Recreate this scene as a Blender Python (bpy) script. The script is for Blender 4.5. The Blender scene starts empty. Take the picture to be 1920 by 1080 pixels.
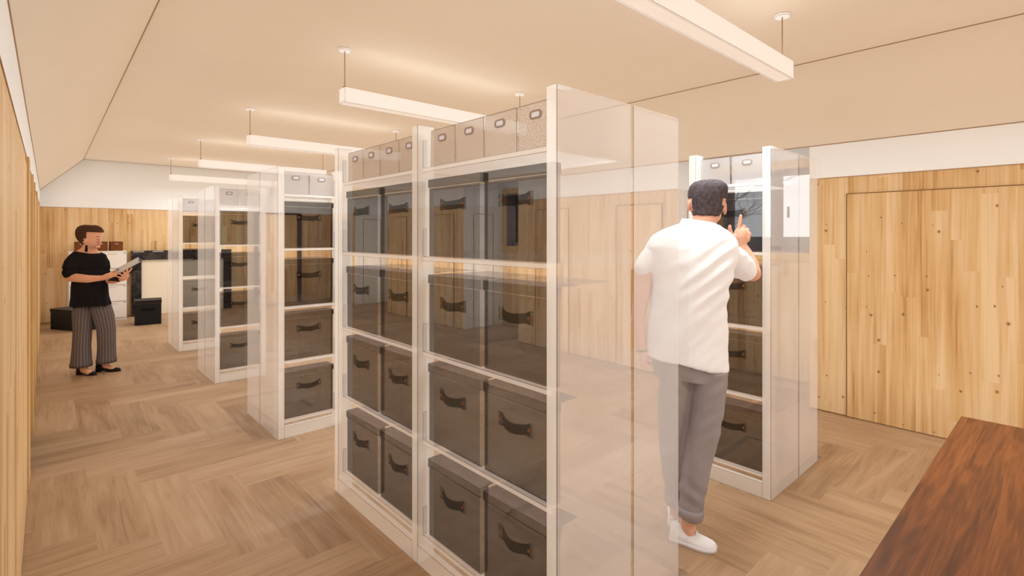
import bpy, bmesh, math, random
from mathutils import Vector, Matrix
random.seed(7)
PI = math.pi
SC = bpy.context.scene
COL = SC.collection

# ------------------------------------------------------------------ camera, world, light, exposure
EYE = 1.53
FWD = Vector((.6718, .7408, 0)); RGT = Vector((.7408, -.6718, 0))
cam_d = bpy.data.cameras.new('camera'); cam = bpy.data.objects.new('camera', cam_d); COL.objects.link(cam)
cam_d.lens = 18.0; cam_d.sensor_width = 36.0; cam_d.shift_y = -99 / 1920.0
cam_d.clip_start = 0.02; cam_d.clip_end = 1500
cam.location = (0, 0, EYE); cam.rotation_euler = (PI / 2, 0, -math.atan2(FWD.x, FWD.y))
SC.camera = cam
world = bpy.data.worlds.new('world'); SC.world = world; world.use_nodes = True
WB = world.node_tree.nodes['Background']; WB.inputs[0].default_value = (.96, .98, 1.0, 1); WB.inputs[1].default_value = 1.15
SC.view_settings.view_transform = 'Standard'; SC.view_settings.look = 'None'
SC.view_settings.gamma = 1; SC.view_settings.exposure = 0.16; SC.view_settings.use_curve_mapping = False
SC.cycles.transparent_max_bounces = 40; SC.cycles.max_bounces = 5; SC.cycles.diffuse_bounces = 3; SC.cycles.glossy_bounces = 2; SC.cycles.adaptive_threshold = .06; SC.cycles.use_light_tree = False
SC.cycles.use_fast_gi = True; SC.cycles.fast_gi_method = 'ADD'; SC.cycles.ao_bounces_render = 1; SC.cycles.ao_bounces = 1
world.light_settings.ao_factor = .27; world.light_settings.distance = .42
LAMP_UP, LAMP_DOWN = .8, 26.0      # watts of each pendant's upward / downward light


def srgb(r, g, b, a=1.0):
    f = lambda c: (c / 255 / 12.92) if c / 255 <= .04045 else ((c / 255 + .055) / 1.055) ** 2.4
    return (f(r), f(g), f(b), a)


def at(px, py, d):
    """a point of the place: d metres ahead of the eye, seen at (px, py) of the 1920x1080 frame"""
    s = d * (px - 960) / 960.0
    return RGT * s + FWD * d + Vector((0, 0, EYE - d * (py - 441) / 960.0))


# ------------------------------------------------------------------ materials
class NT:
    def __init__(s, name):
        s.m = bpy.data.materials.new(name); s.m.use_nodes = True
        s.n = s.m.node_tree.nodes; s.l = s.m.node_tree.links; s.b = s.n['Principled BSDF']

    def new(s, t, **k):
        n = s.n.new(t)
        for a, v in k.items(): setattr(n, a, v)
        return n

    def put(s, sock, v):
        if hasattr(v, 'is_output') or isinstance(v, bpy.types.NodeSocket): s.l.new(v, sock)
        else: sock.default_value = v

    def math(s, op, a, b=0.0, c=0.0):
        n = s.new('ShaderNodeMath', operation=op)
        for i, v in enumerate((a, b, c)): s.put(n.inputs[i], v)
        return n.outputs[0]

    def mix(s, f, a, b, mode='MIX'):
        n = s.new('ShaderNodeMix', data_type='RGBA', blend_type=mode)
        s.put(n.inputs[0], f); s.put(n.inputs[6], a); s.put(n.inputs[7], b)
        return n.outputs[2]

    def comb(s, x, y, z):
        n = s.new('ShaderNodeCombineXYZ')
        for i, v in enumerate((x, y, z)): s.put(n.inputs[i], v)
        return n.outputs[0]

    def noise(s, vec, scale=1.0, detail=3.0, rough=.5, dist=0.0):
        n = s.new('ShaderNodeTexNoise'); s.put(n.inputs['Vector'], vec); n.inputs['Scale'].default_value = scale
        n.inputs['Detail'].default_value = detail; n.inputs['Roughness'].default_value = rough
        n.inputs['Distortion'].default_value = dist
        return n.outputs[0]

    def ramp(s, f, stops):
        n = s.new('ShaderNodeValToRGB'); s.put(n.inputs[0], f); e = n.color_ramp.elements
        e[0].position, e[0].color = stops[0]; e[1].position, e[1].color = stops[-1]
        for p, c in stops[1:-1]:
            q = e.new(p); q.color = c
        return n.outputs[0]

    def bump(s, h, strength=.2, dist=.01):
        n = s.new('ShaderNodeBump'); n.inputs['Strength'].default_value = strength; n.inputs['Distance'].default_value = dist
        s.put(n.inputs['Height'], h); s.l.new(n.outputs[0], s.b.inputs['Normal'])

    def white(s, vec):
        n = s.new('ShaderNodeTexWhiteNoise', noise_dimensions='3D'); s.put(n.inputs['Vector'], vec); return n.outputs[0]


def mat(name, col, rough=.6, alpha=1.0, spec=.3, metal=0.0, emit=None, bump=0, bscale=200, var=0, vscale=8):
    t = NT(name); b = t.b
    b.inputs['Base Color'].default_value = col; b.inputs['Roughness'].default_value = rough
    b.inputs['Specular IOR Level'].default_value = spec; b.inputs['Metallic'].default_value = metal
    b.inputs['Alpha'].default_value = alpha
    tc = t.new('ShaderNodeTexCoord').outputs['Object']
    if var:
        f = t.noise(tc, vscale, 3)
        dk = tuple(c * (1 - var) for c in col[:3]) + (1,); lt = tuple(min(1, c * (1 + var)) for c in col[:3]) + (1,)
        t.put(b.inputs['Base Color'], t.ramp(f, [(.3, dk), (.7, lt)]))
    if bump: t.bump(t.noise(tc, bscale, 3), bump, .004)
    if emit:
        b.inputs['Emission Color'].default_value = emit[0]; b.inputs['Emission Strength'].default_value = emit[1]
    return t.m


def wood_wall(name, lo, mid, hi, alpha=1.0, board=.094, knots=True):
    t = NT(name); g = t.new('ShaderNodeNewGeometry').outputs['Position']
    s = t.new('ShaderNodeSeparateXYZ'); t.l.new(g, s.inputs[0]); x, y, z = s.outputs
    u = t.math('ADD', x, y)
    bd = t.math('FLOOR', t.math('DIVIDE', u, board))
    r = t.white(t.comb(bd, 3.1, 0))
    seg = t.math('FLOOR', t.math('ADD', t.math('DIVIDE', z, 1.35), t.math('MULTIPLY', r, 7.0)))
    r2 = t.white(t.comb(bd, seg, 5.3))
    fine = t.noise(t.comb(t.math('MULTIPLY', u, 95), t.math('MULTIPLY', z, 1.6), t.math('MULTIPLY', r2, 40)), 1, 3, .6, .3)
    band = t.noise(t.comb(t.math('MULTIPLY', u, 17), t.math('MULTIPLY', z, .55), t.math('MULTIPLY', r2, 90)), 1, 2, .5, .6)
    blot = t.noise(t.comb(t.math('MULTIPLY', u, 3), t.math('MULTIPLY', z, 1.6), 4.0), 1, 2)
    f = t.math('ADD', t.math('MULTIPLY', r2, .17), t.math('ADD', t.math('MULTIPLY', fine, .38), t.math('MULTIPLY', band, .72)))
    f = t.math('ADD', f, t.math('MULTIPLY', blot, .22))
    c = t.ramp(f, [(.46, lo), (.67, mid), (.90, hi)])
    if knots:
        v = t.new('ShaderNodeTexVoronoi', voronoi_dimensions='2D'); v.inputs['Scale'].default_value = 1
        t.l.new(t.comb(t.math('MULTIPLY', u, 5.2), t.math('MULTIPLY', z, 4.4), 0), v.inputs['Vector'])
        rr = t.new('ShaderNodeSeparateColor'); t.l.new(v.outputs['Color'], rr.inputs[0])
        on = t.math('GREATER_THAN', rr.outputs[0], .45)
        sz = t.math('MULTIPLY', on, t.math('MULTIPLY_ADD', rr.outputs[1], .022, .012))
        k = t.math('LESS_THAN', v.outputs['Distance'], sz)
        halo = t.math('MULTIPLY', on, t.math('LESS_THAN', v.outputs['Distance'], t.math('MULTIPLY', sz, 2.2)))
        c = t.mix(t.math('MULTIPLY', halo, .45), c, lo)
        c = t.mix(t.math('MULTIPLY', k, .8), c, srgb(96, 58, 30))
    t.put(t.b.inputs['Base Color'], c); t.b.inputs['Roughness'].default_value = .55
    t.b.inputs['Specular IOR Level'].default_value = .25; t.b.inputs['Alpha'].default_value = alpha
    return t.m


def floor_mat():
    t = NT('oak_herringbone')
    a = t.new('ShaderNodeAttribute', attribute_name='plank'); sp = t.new('ShaderNodeSeparateXYZ'); t.l.new(a.outputs['Vector'], sp.inputs[0])
    r1, r2, d = sp.outputs
    g = t.new('ShaderNodeNewGeometry').outputs['Position']; s = t.new('ShaderNodeSeparateXYZ'); t.l.new(g, s.inputs[0])
    x, y, z = s.outputs
    inv = t.math('SUBTRACT', 1, d)
    along = t.math('ADD', t.math('MULTIPLY', x, inv), t.math('MULTIPLY', y, d))
    acr = t.math('ADD', t.math('MULTIPLY', y, inv), t.math('MULTIPLY', x, d))
    off = t.math('MULTIPLY', r1, 37)
    grain = t.noise(t.comb(t.math('MULTIPLY', along, 1.6), t.math('MULTIPLY', acr, 26), off), 1, 4, .6, 1.2)
    fine = t.noise(t.comb(t.math('MULTIPLY', along, 9), t.math('MULTIPLY', acr, 190), off), 1, 2, .5)
    big = t.noise(t.comb(t.math('MULTIPLY', along, 1.3), t.math('MULTIPLY', acr, 8), off), 1, 2, .5, .8)
    f = t.math('ADD', t.math('MULTIPLY', grain, .45), t.math('ADD', t.math('MULTIPLY', fine, .12), t.math('MULTIPLY', big, .35)))
    f = t.math('ADD', f, t.math('MULTIPLY', r2, .16))
    c = t.ramp(f, [(.32, srgb(130, 97, 68)), (.52, srgb(162, 128, 96)), (.76, srgb(184, 152, 121))])
    t.put(t.b.inputs['Base Color'], c); t.b.inputs['Roughness'].default_value = .5
    t.b.inputs['Specular IOR Level'].default_value = .45
    return t.m


def walnut_mat():
    t = NT('walnut'); g = t.new('ShaderNodeTexCoord').outputs['Object']; s = t.new('ShaderNodeSeparateXYZ'); t.l.new(g, s.inputs[0])
    x, y, z = s.outputs
    w = t.noise(t.comb(t.math('MULTIPLY', x, 1.0), t.math('MULTIPLY', y, 13), z), 1, 3, .55, .6)
    f2 = t.noise(t.comb(t.math('MULTIPLY', x, 5), t.math('MULTIPLY', y, 130), z), 1, 3, .6, .2)
    rings = t.math('SINE', t.math('MULTIPLY', w, 46))
    f = t.math('ADD', t.math('MULTIPLY', w, .6), t.math('ADD', t.math('MULTIPLY', f2, .36), t.math('MULTIPLY', rings, .035)))
    c = t.ramp(f, [(.30, srgb(62, 27, 8)), (.46, srgb(96, 48, 16)), (.66, srgb(136, 76, 32))])
    t.put(t.b.inputs['Base Color'], c); t.b.inputs['Roughness'].default_value = .4
    return t.m


def weave_mat(name, a, b, alpha):
    t = NT(name); g = t.new('ShaderNodeTexCoord').outputs['Object']; s = t.new('ShaderNodeSeparateXYZ'); t.l.new(g, s.inputs[0])
    x, y, z = s.outputs; u = t.math('ADD', x, y)
    w = t.math('MULTIPLY', t.math('SINE', t.math('MULTIPLY', u, 760)), t.math('SINE', t.math('MULTIPLY', z, 900)))
    n = t.noise(g, 160, 2)
    f = t.math('ADD', t.math('MULTIPLY', w, .35), n)
    t.put(t.b.inputs['Base Color'], t.ramp(f, [(.25, a), (.75, b)]))
    t.b.inputs['Roughness'].default_value = .95; t.b.inputs['Alpha'].default_value = alpha
    return milky(name, None, alpha, t)


def stripe_mat(name, base, line, n=26, width=.16):
    """vertical pinstripes running round a leg: uses the UV u coordinate"""
    t = NT(name); uv = t.new('ShaderNodeUVMap').outputs[0]; s = t.new('ShaderNodeSeparateXYZ'); t.l.new(uv, s.inputs[0])
    f = t.math('FRACT', t.math('MULTIPLY', s.outputs[0], n))
    k = t.math('LESS_THAN', f, width)
    t.put(t.b.inputs['Base Color'], t.mix(t.math('MULTIPLY', k, .75), base, line))
    t.b.inputs['Roughness'].default_value = .9; t.b.inputs['Specular IOR Level'].default_value = .1
    return t.m


def milky(name, col, alpha, tex=None):
    """a see-through sheet: part clear, part milky; the milky part glows with light from either side"""
    t = NT(name) if tex is None else tex
    n, l = t.n, t.l; out = n['Material Output']
    di = n.new('ShaderNodeBsdfDiffuse'); tl = n.new('ShaderNodeBsdfTranslucent'); tr = n.new('ShaderNodeBsdfTransparent')
    a = n.new('ShaderNodeMixShader'); a.inputs[0].default_value = .42; b = n.new('ShaderNodeMixShader'); b.inputs[0].default_value = alpha
    if tex is None: di.inputs[0].default_value = col; tl.inputs[0].default_value = col
    else:
        src = t.b.inputs['Base Color'].links[0].from_socket; l.new(src, di.inputs[0]); l.new(src, tl.inputs[0])
    l.new(di.outputs[0], a.inputs[1]); l.new(tl.outputs[0], a.inputs[2]); l.new(tr.outputs[0], b.inputs[1]); l.new(a.outputs[0], b.inputs[2]); l.new(b.outputs[0], out.inputs[0])
    return t.m


M = {}
M['pine'] = wood_wall('pine_panels', srgb(168, 116, 64), srgb(211, 169, 116), srgb(227, 195, 152))
M['trimwood'] = wood_wall('pine_trim', srgb(190, 144, 88), srgb(208, 168, 110), srgb(222, 188, 134), knots=False, board=.4)
M['floor'] = floor_mat()
M['walnut'] = walnut_mat()
M['white'] = mat('white_plaster', srgb(244, 243, 241), .9, var=.01, vscale=2)
M['ceiling'] = mat('cream_ceiling', srgb(240, 226, 206), .9, var=.01, vscale=2)
M['seam'] = mat('brown_seam', srgb(172, 134, 102), .8)
M['gap'] = mat('dark_gap', srgb(128, 88, 54), .9)
M['frame'] = mat('window_frame_mauve', srgb(142, 126, 130), .5)
M['daylitpine'] = wood_wall('pine_daylit', srgb(218, 208, 196), srgb(232, 224, 214), srgb(240, 234, 226), knots=False)  # the same pine, window light on the reveals painted into its colour
M['dark_wood'] = mat('dark_stained_wood', srgb(66, 40, 32), .6, var=.2, vscale=5)
M['lampwhite'] = mat('white_housing', srgb(244, 240, 236), .5, emit=((1, .97, .95, 1), .2))
M['diffuser'] = mat('lamp_diffuser', srgb(235, 225, 212), .5, emit=((1, .9, .8, 1), .25))
# the see-through storage furniture of the drawing: its visible faces are about 60 % dense, its inner ones nearly clear
GA = .51
M['g_white'] = milky('shelf_white', srgb(254, 253, 255), GA); M['g_edge'] = milky('shelf_edge', srgb(253, 250, 246), .74)
M['g_clear'] = mat('shelf_clear', srgb(240, 232, 230), .9, alpha=.04, spec=0)
M['g_line'] = mat('shelf_outline', srgb(150, 128, 118), .8, alpha=.6)
M['b_dark'] = mat('box_charcoal', srgb(26, 22, 22), .9, alpha=.74, spec=.05)
M['b_clear'] = mat('box_clear', srgb(34, 31, 32), .9, alpha=.015, spec=0)
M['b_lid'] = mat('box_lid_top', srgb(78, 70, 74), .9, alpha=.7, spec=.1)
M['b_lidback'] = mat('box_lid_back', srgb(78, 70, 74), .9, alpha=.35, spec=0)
M['b_line'] = mat('box_outline', srgb(16, 15, 15), .9, alpha=.55, spec=0)
M['b_strap'] = mat('strap_leather', srgb(22, 20, 19), .8, alpha=.45, spec=.1)
M['b_rivet'] = mat('copper_rivet', srgb(176, 126, 88), .45, alpha=.6, metal=.5)
M['f_weave'] = weave_mat('fabric_weave', srgb(160, 136, 118), srgb(228, 212, 198), .7)
M['f_clear'] = mat('fabric_clear', srgb(190, 175, 160), .9, alpha=.05)
M['f_line'] = mat('fabric_outline_shade', srgb(88, 74, 66), .9, alpha=.65)  # edge line, darkened to stand for the shadow between bins
M['f_grey'] = milky('felt_grey', srgb(206, 200, 200), .72)
M['f_ring'] = mat('grommet_grey', srgb(158, 140, 128), .5, alpha=.8)
M['f_hole'] = milky('grommet_hole', srgb(236, 236, 246), .85)


# ------------------------------------------------------------------ mesh helpers
def link(o, parent=None):
    COL.objects.link(o)
    if parent is not None: o.parent = parent
    return o


def tag(o, label=None, cat=None, group=None, kind=None):
    if label: o['label'] = label
    if cat: o['category'] = cat
    if group: o['group'] = group
    if kind: o['kind'] = kind
    return o


def empty(name, loc=(0, 0, 0), rz=0.0):
    o = bpy.data.objects.new(name, None); COL.objects.link(o); o.location = loc; o.rotation_euler = (0, 0, rz)
    o.empty_display_size = .1
    return o


FACES = {'-z': (0, 3, 2, 1), '+z': (4, 5, 6, 7), '-y': (0, 1, 5, 4), '+x': (1, 2, 6, 5), '+y': (2, 3, 7, 6), '-x': (3, 0, 4, 7)}


class MB:
    def __init__(s): s.bm = bmesh.new()

    def box(s, x0, x1, y0, y1, z0, z1, m=0, fm=None, skip=()):
        v = [s.bm.verts.new(p) for p in ((x0, y0, z0), (x1, y0, z0), (x1, y1, z0), (x0, y1, z0),
                                         (x0, y0, z1), (x1, y0, z1), (x1, y1, z1), (x0, y1, z1))]
        for k, ix in FACES.items():
            if k in skip: continue
            f = s.bm.faces.new([v[i] for i in ix]); f.material_index = (fm or {}).get(k, m)
        return v

    def poly(s, pts, m=0):
        f = s.bm.faces.new([s.bm.verts.new(p) for p in pts]); f.material_index = m; return f

    def prism(s, pts, axis, a, b, m=0):
        """pts 2-D outline, extruded from a to b along axis x / y / z"""
        def p3(p, t): return {'x': (t, p[0], p[1]), 'y': (p[0], t, p[1]), 'z': (p[0], p[1], t)}[axis]
        v0 = [s.bm.verts.new(p3(p, a)) for p in pts]; v1 = [s.bm.verts.new(p3(p, b)) for p in pts]
        n = len(pts)
        fs = [s.bm.faces.new(v0[::-1]), s.bm.faces.new(v1)]
        for i in range(n): fs.append(s.bm.faces.new((v0[i], v0[(i + 1) % n], v1[(i + 1) % n], v1[i])))
        for f in fs: f.material_index = m
        return fs

    def tube(s, pts, r, n=10, m=0, cap=True, flat=1.0, up=Vector((0, 0, 1))):
        pts = [Vector(p) for p in pts]; rings = []
        rr = r if isinstance(r, (list, tuple)) else [r] * len(pts)
        for i, p in enumerate(pts):
            t = (pts[min(i + 1, len(pts) - 1)] - pts[max(i - 1, 0)]).normalized()
            a = t.cross(up)
            if a.length < 1e-3: a = t.cross(Vector((1, 0, 0)))
            a.normalize(); b = a.cross(t).normalized()
            rings.append([s.bm.verts.new(p + a * (rr[i] * math.cos(2 * PI * k / n)) + b * (rr[i] * flat * math.sin(2 * PI * k / n))) for k in range(n)])
        for i in range(len(rings) - 1):
            for k in range(n):
                f = s.bm.faces.new((rings[i][k], rings[i][(k + 1) % n], rings[i + 1][(k + 1) % n], rings[i + 1][k])); f.material_index = m; f.smooth = True
        if cap:
            for q in (rings[0][::-1], rings[-1]):
                f = s.bm.faces.new(q); f.material_index = m
        return s

    def outline(s, w, strong, line, ymax=1e9):
        """a thin dark chamfer on the edges of the faces whose material index is in `strong`"""
        bmesh.ops.remove_doubles(s.bm, verts=s.bm.verts[:], dist=1e-5)
        bmesh.ops.recalc_face_normals(s.bm, faces=s.bm.faces[:])
        es = [e for e in s.bm.edges if any(f.material_index in strong for f in e.link_faces)
              and (len(e.link_faces) == 2 and e.calc_face_angle(0) > .3) and max(v.co.y for v in e.verts) < ymax]
        if es:
            bmesh.ops.bevel(s.bm, geom=es, offset=w, segments=1, affect='EDGES', profile=.5, material=line)
        return s

    def build(s, name, mats, parent=None, smooth=False, fix=True):
        me = bpy.data.meshes.new(name)
        if fix: bmesh.ops.recalc_face_normals(s.bm, faces=s.bm.faces[:])
        if smooth:
            for f in s.bm.faces: f.smooth = True
        s.bm.to_mesh(me); s.bm.free()
        for m in (mats if isinstance(mats, (list, tuple)) else [mats]): me.materials.append(M[m] if isinstance(m, str) else m)
        return link(bpy.data.objects.new(name, me), parent)


def struct(o): o['kind'] = 'structure'; return o


def copy_tree(o, parent=None):
    c = o.copy(); COL.objects.link(c)
    if parent is not None: c.parent = parent
    for ch in list(o.children): copy_tree(ch, c)
    return c


# ------------------------------------------------------------------ the room
XL, XR, XA = -.10, 5.0, 5.85          # left wall, right wall (pier fronts), back of the window alcoves
YB, YF = -2.6, 12.05                  # open end behind the eye, far wall
ZW, ZE, ZC = 2.025, 2.315, 2.90       # top of the panelling, eaves, flat ceiling
FL, FR = .48, 4.465                   # the two folds of the ceiling
ALC = [(1.59, 2.87), (5.38, 6.68), (9.19, 10.66)]   # window alcoves along the right wall

# herringbone floor: one mesh, one face per plank
bm = bmesh.new(); lay = bm.loops.layers.float_vector.new('plank'); W_, N_ = .24, 4
fx0, fy0 = .181, 2.20
def plank(x0, x1, y0, y1, d):
    x0, x1 = max(x0, XL - .12), min(x1, XA + .05); y0, y1 = max(y0, YB), min(y1, YF + .05)
    if x1 - x0 < .01 or y1 - y0 < .01: return
    f = bm.faces.new([bm.verts.new(p) for p in ((x0, y0, 0), (x1, y0, 0), (x1, y1, 0), (x0, y1, 0))])
    r = Vector((random.random(), random.random(), d))
    for l in f.loops: l[lay] = r
for a in range(-8, 32):
    for b in range(-26, 48):
        k = (a + b) % (2 * N_)
        if k == 0: plank(fx0 + a * W_, fx0 + (a + N_) * W_, fy0 + b * W_, fy0 + (b + 1) * W_, 0)
        elif k == N_: plank(fx0 + a * W_, fx0 + (a + 1) * W_, fy0 + b * W_, fy0 + (b + N_) * W_, 1)
me = bpy.data.meshes.new('floor'); bm.to_mesh(me); bm.free(); me.materials.append(M['floor'])
struct(link(bpy.data.objects.new('floor', me)))
mb = MB(); mb.box(XL - .2, XA + .3, YB, YF + .3, -.25, -.004); struct(mb.build('trim_9', 'white'))

# ceiling: flat middle, a slope each side
mb = MB()
for (xa, za, xb, zb) in ((XL, ZE, FL, ZC), (FL, ZC, FR, ZC), (FR, ZC, XR, ZE)):
    mb.prism([(xa, za), (xb, zb), (xb, zb + .12), (xa, za + .12)], 'y', YB, YF + .2)
struct(mb.build('ceiling', 'ceiling'))
def seam(n, p, q, r=.0045, m='seam'):
    b = MB(); b.tube([p, q], r, 6); return struct(b.build('trim_%d' % n, m))
seam(1, (FL, YB, ZC - .001), (FL, YF, ZC - .001)); seam(2, (FR, YB, ZC - .001), (FR, YF, ZC - .001))
seam(3, (XL, YB, ZE), (XL, YF, ZE)); seam(4, (XR, YB, ZE), (XR, YF, ZE))
seam(5, (FL, YF, ZC), (FR, YF, ZC)); seam(6, (XL, YF, ZE), (FL, YF, ZC)); seam(7, (XR, YF, ZE), (FR, YF, ZC))

# left wall
mb = MB(); mb.box(XL - .15, XL, YB, YF, 0, ZW, 0); mb.box(XL - .15, XL, YB, YF, ZW, ZE + .15, 1); mb.box(XL, XL + .003, YB, YF, ZW - .004, ZW + .002, 2)
mb.box(XL, XL + .003, YB, YF, 0, .008, 3)
struct(mb.build('wall_left', ['pine', 'white', 'seam', 'gap']))
def left_door(n, y0, y1, zt, m='pine', proud=.012):
    b = MB(); b.box(XL, XL + proud, y0, y1, .006, zt, 0)
    b.box(XL, XL + .004, y0 - .008, y0, 0, zt + .008, 1); b.box(XL, XL + .004, y1, y1 + .008, 0, zt + .008, 1)
    b.box(XL, XL + .004, y0, y1, zt, zt + .008, 1)
    return struct(b.build('door_%d' % n, [m, 'gap']))
left_door(1, -.9, 4.02, 1.93)
left_door(2, 4.55, 5.35, 1.86, 'dark_wood', .004)
left_door(3, 6.6, 7.4, 1.93); left_door(4, 8.6, 9.5, 1.93)
for k, (ya, yb, zt) in enumerate(((4.22, 4.5, 2.0), (5.4, 5.62, 2.0), (6.2, 6.42, 2.0), (7.5, 7.7, 2.0), (9.7, 9.9, 2.0))):
    b = MB(); b.box(XL, XL + .018, ya, yb, 0, zt); struct(b.build('trim_%d' % (11 + k), 'trimwood'))

# near wall, behind the eye
mb = MB(); mb.box(XL - .15, XA, YB - .15, YB, 0, ZW, 0); mb.box(XL - .15, XA, YB - .15, YB, ZW, ZC + .1, 1); struct(mb.build('wall_near', ['pine', 'white']))

# far wall
mb = MB(); mb.box(XL - .15, XR + .0, YF, YF + .2, 0, ZW, 0)
mb.prism([(XL - .15, ZW), (XR, ZW), (XR, ZE), (FR, ZC + .05), (FL, ZC + .05), (XL - .15, ZE - .02)], 'y', YF, YF + .2, 1)
mb.box(XL, XR, YF - .003, YF, ZW - .004, ZW + .002, 2); mb.box(XL, XR, YF - .003, YF, 0, .008, 3)
struct(mb.build('wall_far', ['pine', 'white', 'seam', 'gap']))
b = MB(); b.box(3.33, 3.42, YF - .04, YF, 0, 2.0, 0); b.box(4.25, 4.34, YF - .04, YF, 0, 2.0, 0); b.box(3.33, 4.34, YF - .04, YF, 2.0, 2.03, 0)
b.box(3.42, 4.25, YF - .012, YF, .006, 2.0, 1)
struct(b.build('door_5', ['dark_wood', 'pine']))

# right wall: four piers with three window alcoves between them
piers = [(YB, ALC[0][0])] + [(ALC[i][1], ALC[i + 1][0]) for i in range(2)] + [(ALC[2][1], YF + .2)]
mb = MB()
for (a, c) in piers:
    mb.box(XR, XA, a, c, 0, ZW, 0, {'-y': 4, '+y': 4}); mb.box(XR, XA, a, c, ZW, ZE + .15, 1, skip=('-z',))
    mb.box(XR - .003, XR, a, c, ZW - .004, ZW + .002, 2); mb.box(XR - .003, XR, a, c, 0, .008, 3)
for (a, c) in ALC:
    wy0, wy1, wz0, wz1 = a + .1, c - .1, 1.345, 2.24
    mb.box(XA, XA + .3, a - .01, c + .01, 0, wz0, 0); mb.box(XA, XA + .3, a - .01, c + .01, wz1, 2.5, 1)
    mb.box(XA, XA + .3, a - .01, wy0, wz0, wz1, 1); mb.box(XA, XA + .3, wy1, c + .01, wz0, wz1, 1)
    mb.box(XR, XA + .3, a - .01, c + .01, 2.42, 2.5, 1)
struct(mb.build('wall_right', ['pine', 'white', 'seam', 'gap', 'daylitpine']))
def right_door(n, y0, y1, zt, m='pine'):
    x1, x0 = XR, XR - .010
    b = MB(); b.box(x0, x1, y0, y1, .006, zt, 0)
    for q in ((y0 - .006, y0, 0, zt + .006), (y1, y1 + .006, 0, zt + .006), (y0, y1, zt, zt + .006)):
        b.box(x0 - .002, x1, q[0], q[1], q[2], q[3], 1)
    return struct(b.build('door_%d' % n, [m, 'gap']))
right_door(6, -1.2, 1.30, 1.875)
right_door(7, 3.06, 3.66, 1.875); right_door(8, 4.42, 5.02, 1.875)
right_door(9, 6.95, 7.55, 1.875); right_door(10, 8.45, 9.0, 1.875)
right_door(11, 10.9, 11.9, 1.88, 'dark_wood')
for i, (a, c) in enumerate(ALC):        # the panel outline on each alcove's far reveal
    b = MB(); y = c
    for q in ((5.2, 5.206, 0, 1.88), (5.62, 5.626, 0, 1.88), (5.2, 5.626, 1.88, 1.886)):
        b.box(q[0], q[1], y - .004, y, q[2], q[3])
    struct(b.build('trim_%d' % (21 + i), 'gap'))

def glass_mat():
    m = bpy.data.materials.new('window_glass'); m.use_nodes = True; n = m.node_tree.nodes; l = m.node_tree.links
    n.clear(); o = n.new('ShaderNodeOutputMaterial'); tr = n.new('ShaderNodeBsdfTransparent'); gl = n.new('ShaderNodeBsdfGlossy')
    gl.inputs['Roughness'].default_value = .02; mx = n.new('ShaderNodeMixShader'); fr = n.new('ShaderNodeFresnel'); fr.inputs[0].default_value = 1.45
    l.new(fr.outputs[0], mx.inputs[0]); l.new(tr.outputs[0], mx.inputs[1]); l.new(gl.outputs[0], mx.inputs[2]); l.new(mx.outputs[0], o.inputs[0])
    return m
M['glass'] = glass_mat()
for i, (a, c) in enumerate(ALC):
    wy0, wy1, wz0, wz1 = a + .1, c - .1, 1.345, 2.24
    w = struct(empty('window_%d' % (i + 1), (XA, (a + c) / 2, wz0)))
    def loc(b, name, mt):
        o = b.build(name, mt, w); o.location = (-XA, -(a + c) / 2, -wz0); return o
    b = MB()      # timber architrave round the opening
    b.box(XA - .02, XA + .001, a, wy0, wz0 - .085, wz1 + .085); b.box(XA - .02, XA + .001, wy1, c, wz0 - .085, wz1 + .085)
    b.box(XA - .02, XA + .001, wy0, wy1, wz1, wz1 + .085); b.box(XA - .02, XA + .001, wy0, wy1, wz0 - .085, wz0)
    loc(b, 'architrave', 'trimwood')
    b = MB()      # dark lining and casement
    b.box(XA - .004, XA + .22, wy0, wy0 + .012, wz0, wz1); b.box(XA - .004, XA + .22, wy1 - .012, wy1, wz0, wz1)
    b.box(XA - .004, XA + .22, wy0, wy1, wz1 - .012, wz1); b.box(XA - .004, XA + .22, wy0, wy1, wz0, wz0 + .012)
    loc(b, 'window_lining', 'frame')
    b = MB(); ym = (wy0 + wy1) / 2; fx = (XA + .11, XA + .17)
    for (p, q) in ((wy0, ym), (ym, wy1)):
        b.box(*fx, p, p + .055, wz0, wz1); b.box(*fx, q - .055, q, wz0, wz1)
        b.box(*fx, p, q, wz1 - .06, wz1); b.box(*fx, p, q, wz0, wz0 + .06)
    loc(b, 'window_frame', 'frame')
    b = MB(); b.box(XA + .135, XA + .14, wy0 + .05, ym - .05, wz0 + .055, wz1 - .055); b.box(XA + .135, XA + .14, ym + .05, wy1 - .05, wz0 + .055, wz1 - .055)
    loc(b, 'glass', 'glass')
    b = MB(); b.box(XA + .09, XA + .11, ym - .14, ym - .12, 1.72, 1.84); loc(b, 'window_handle', 'frame')

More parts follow.
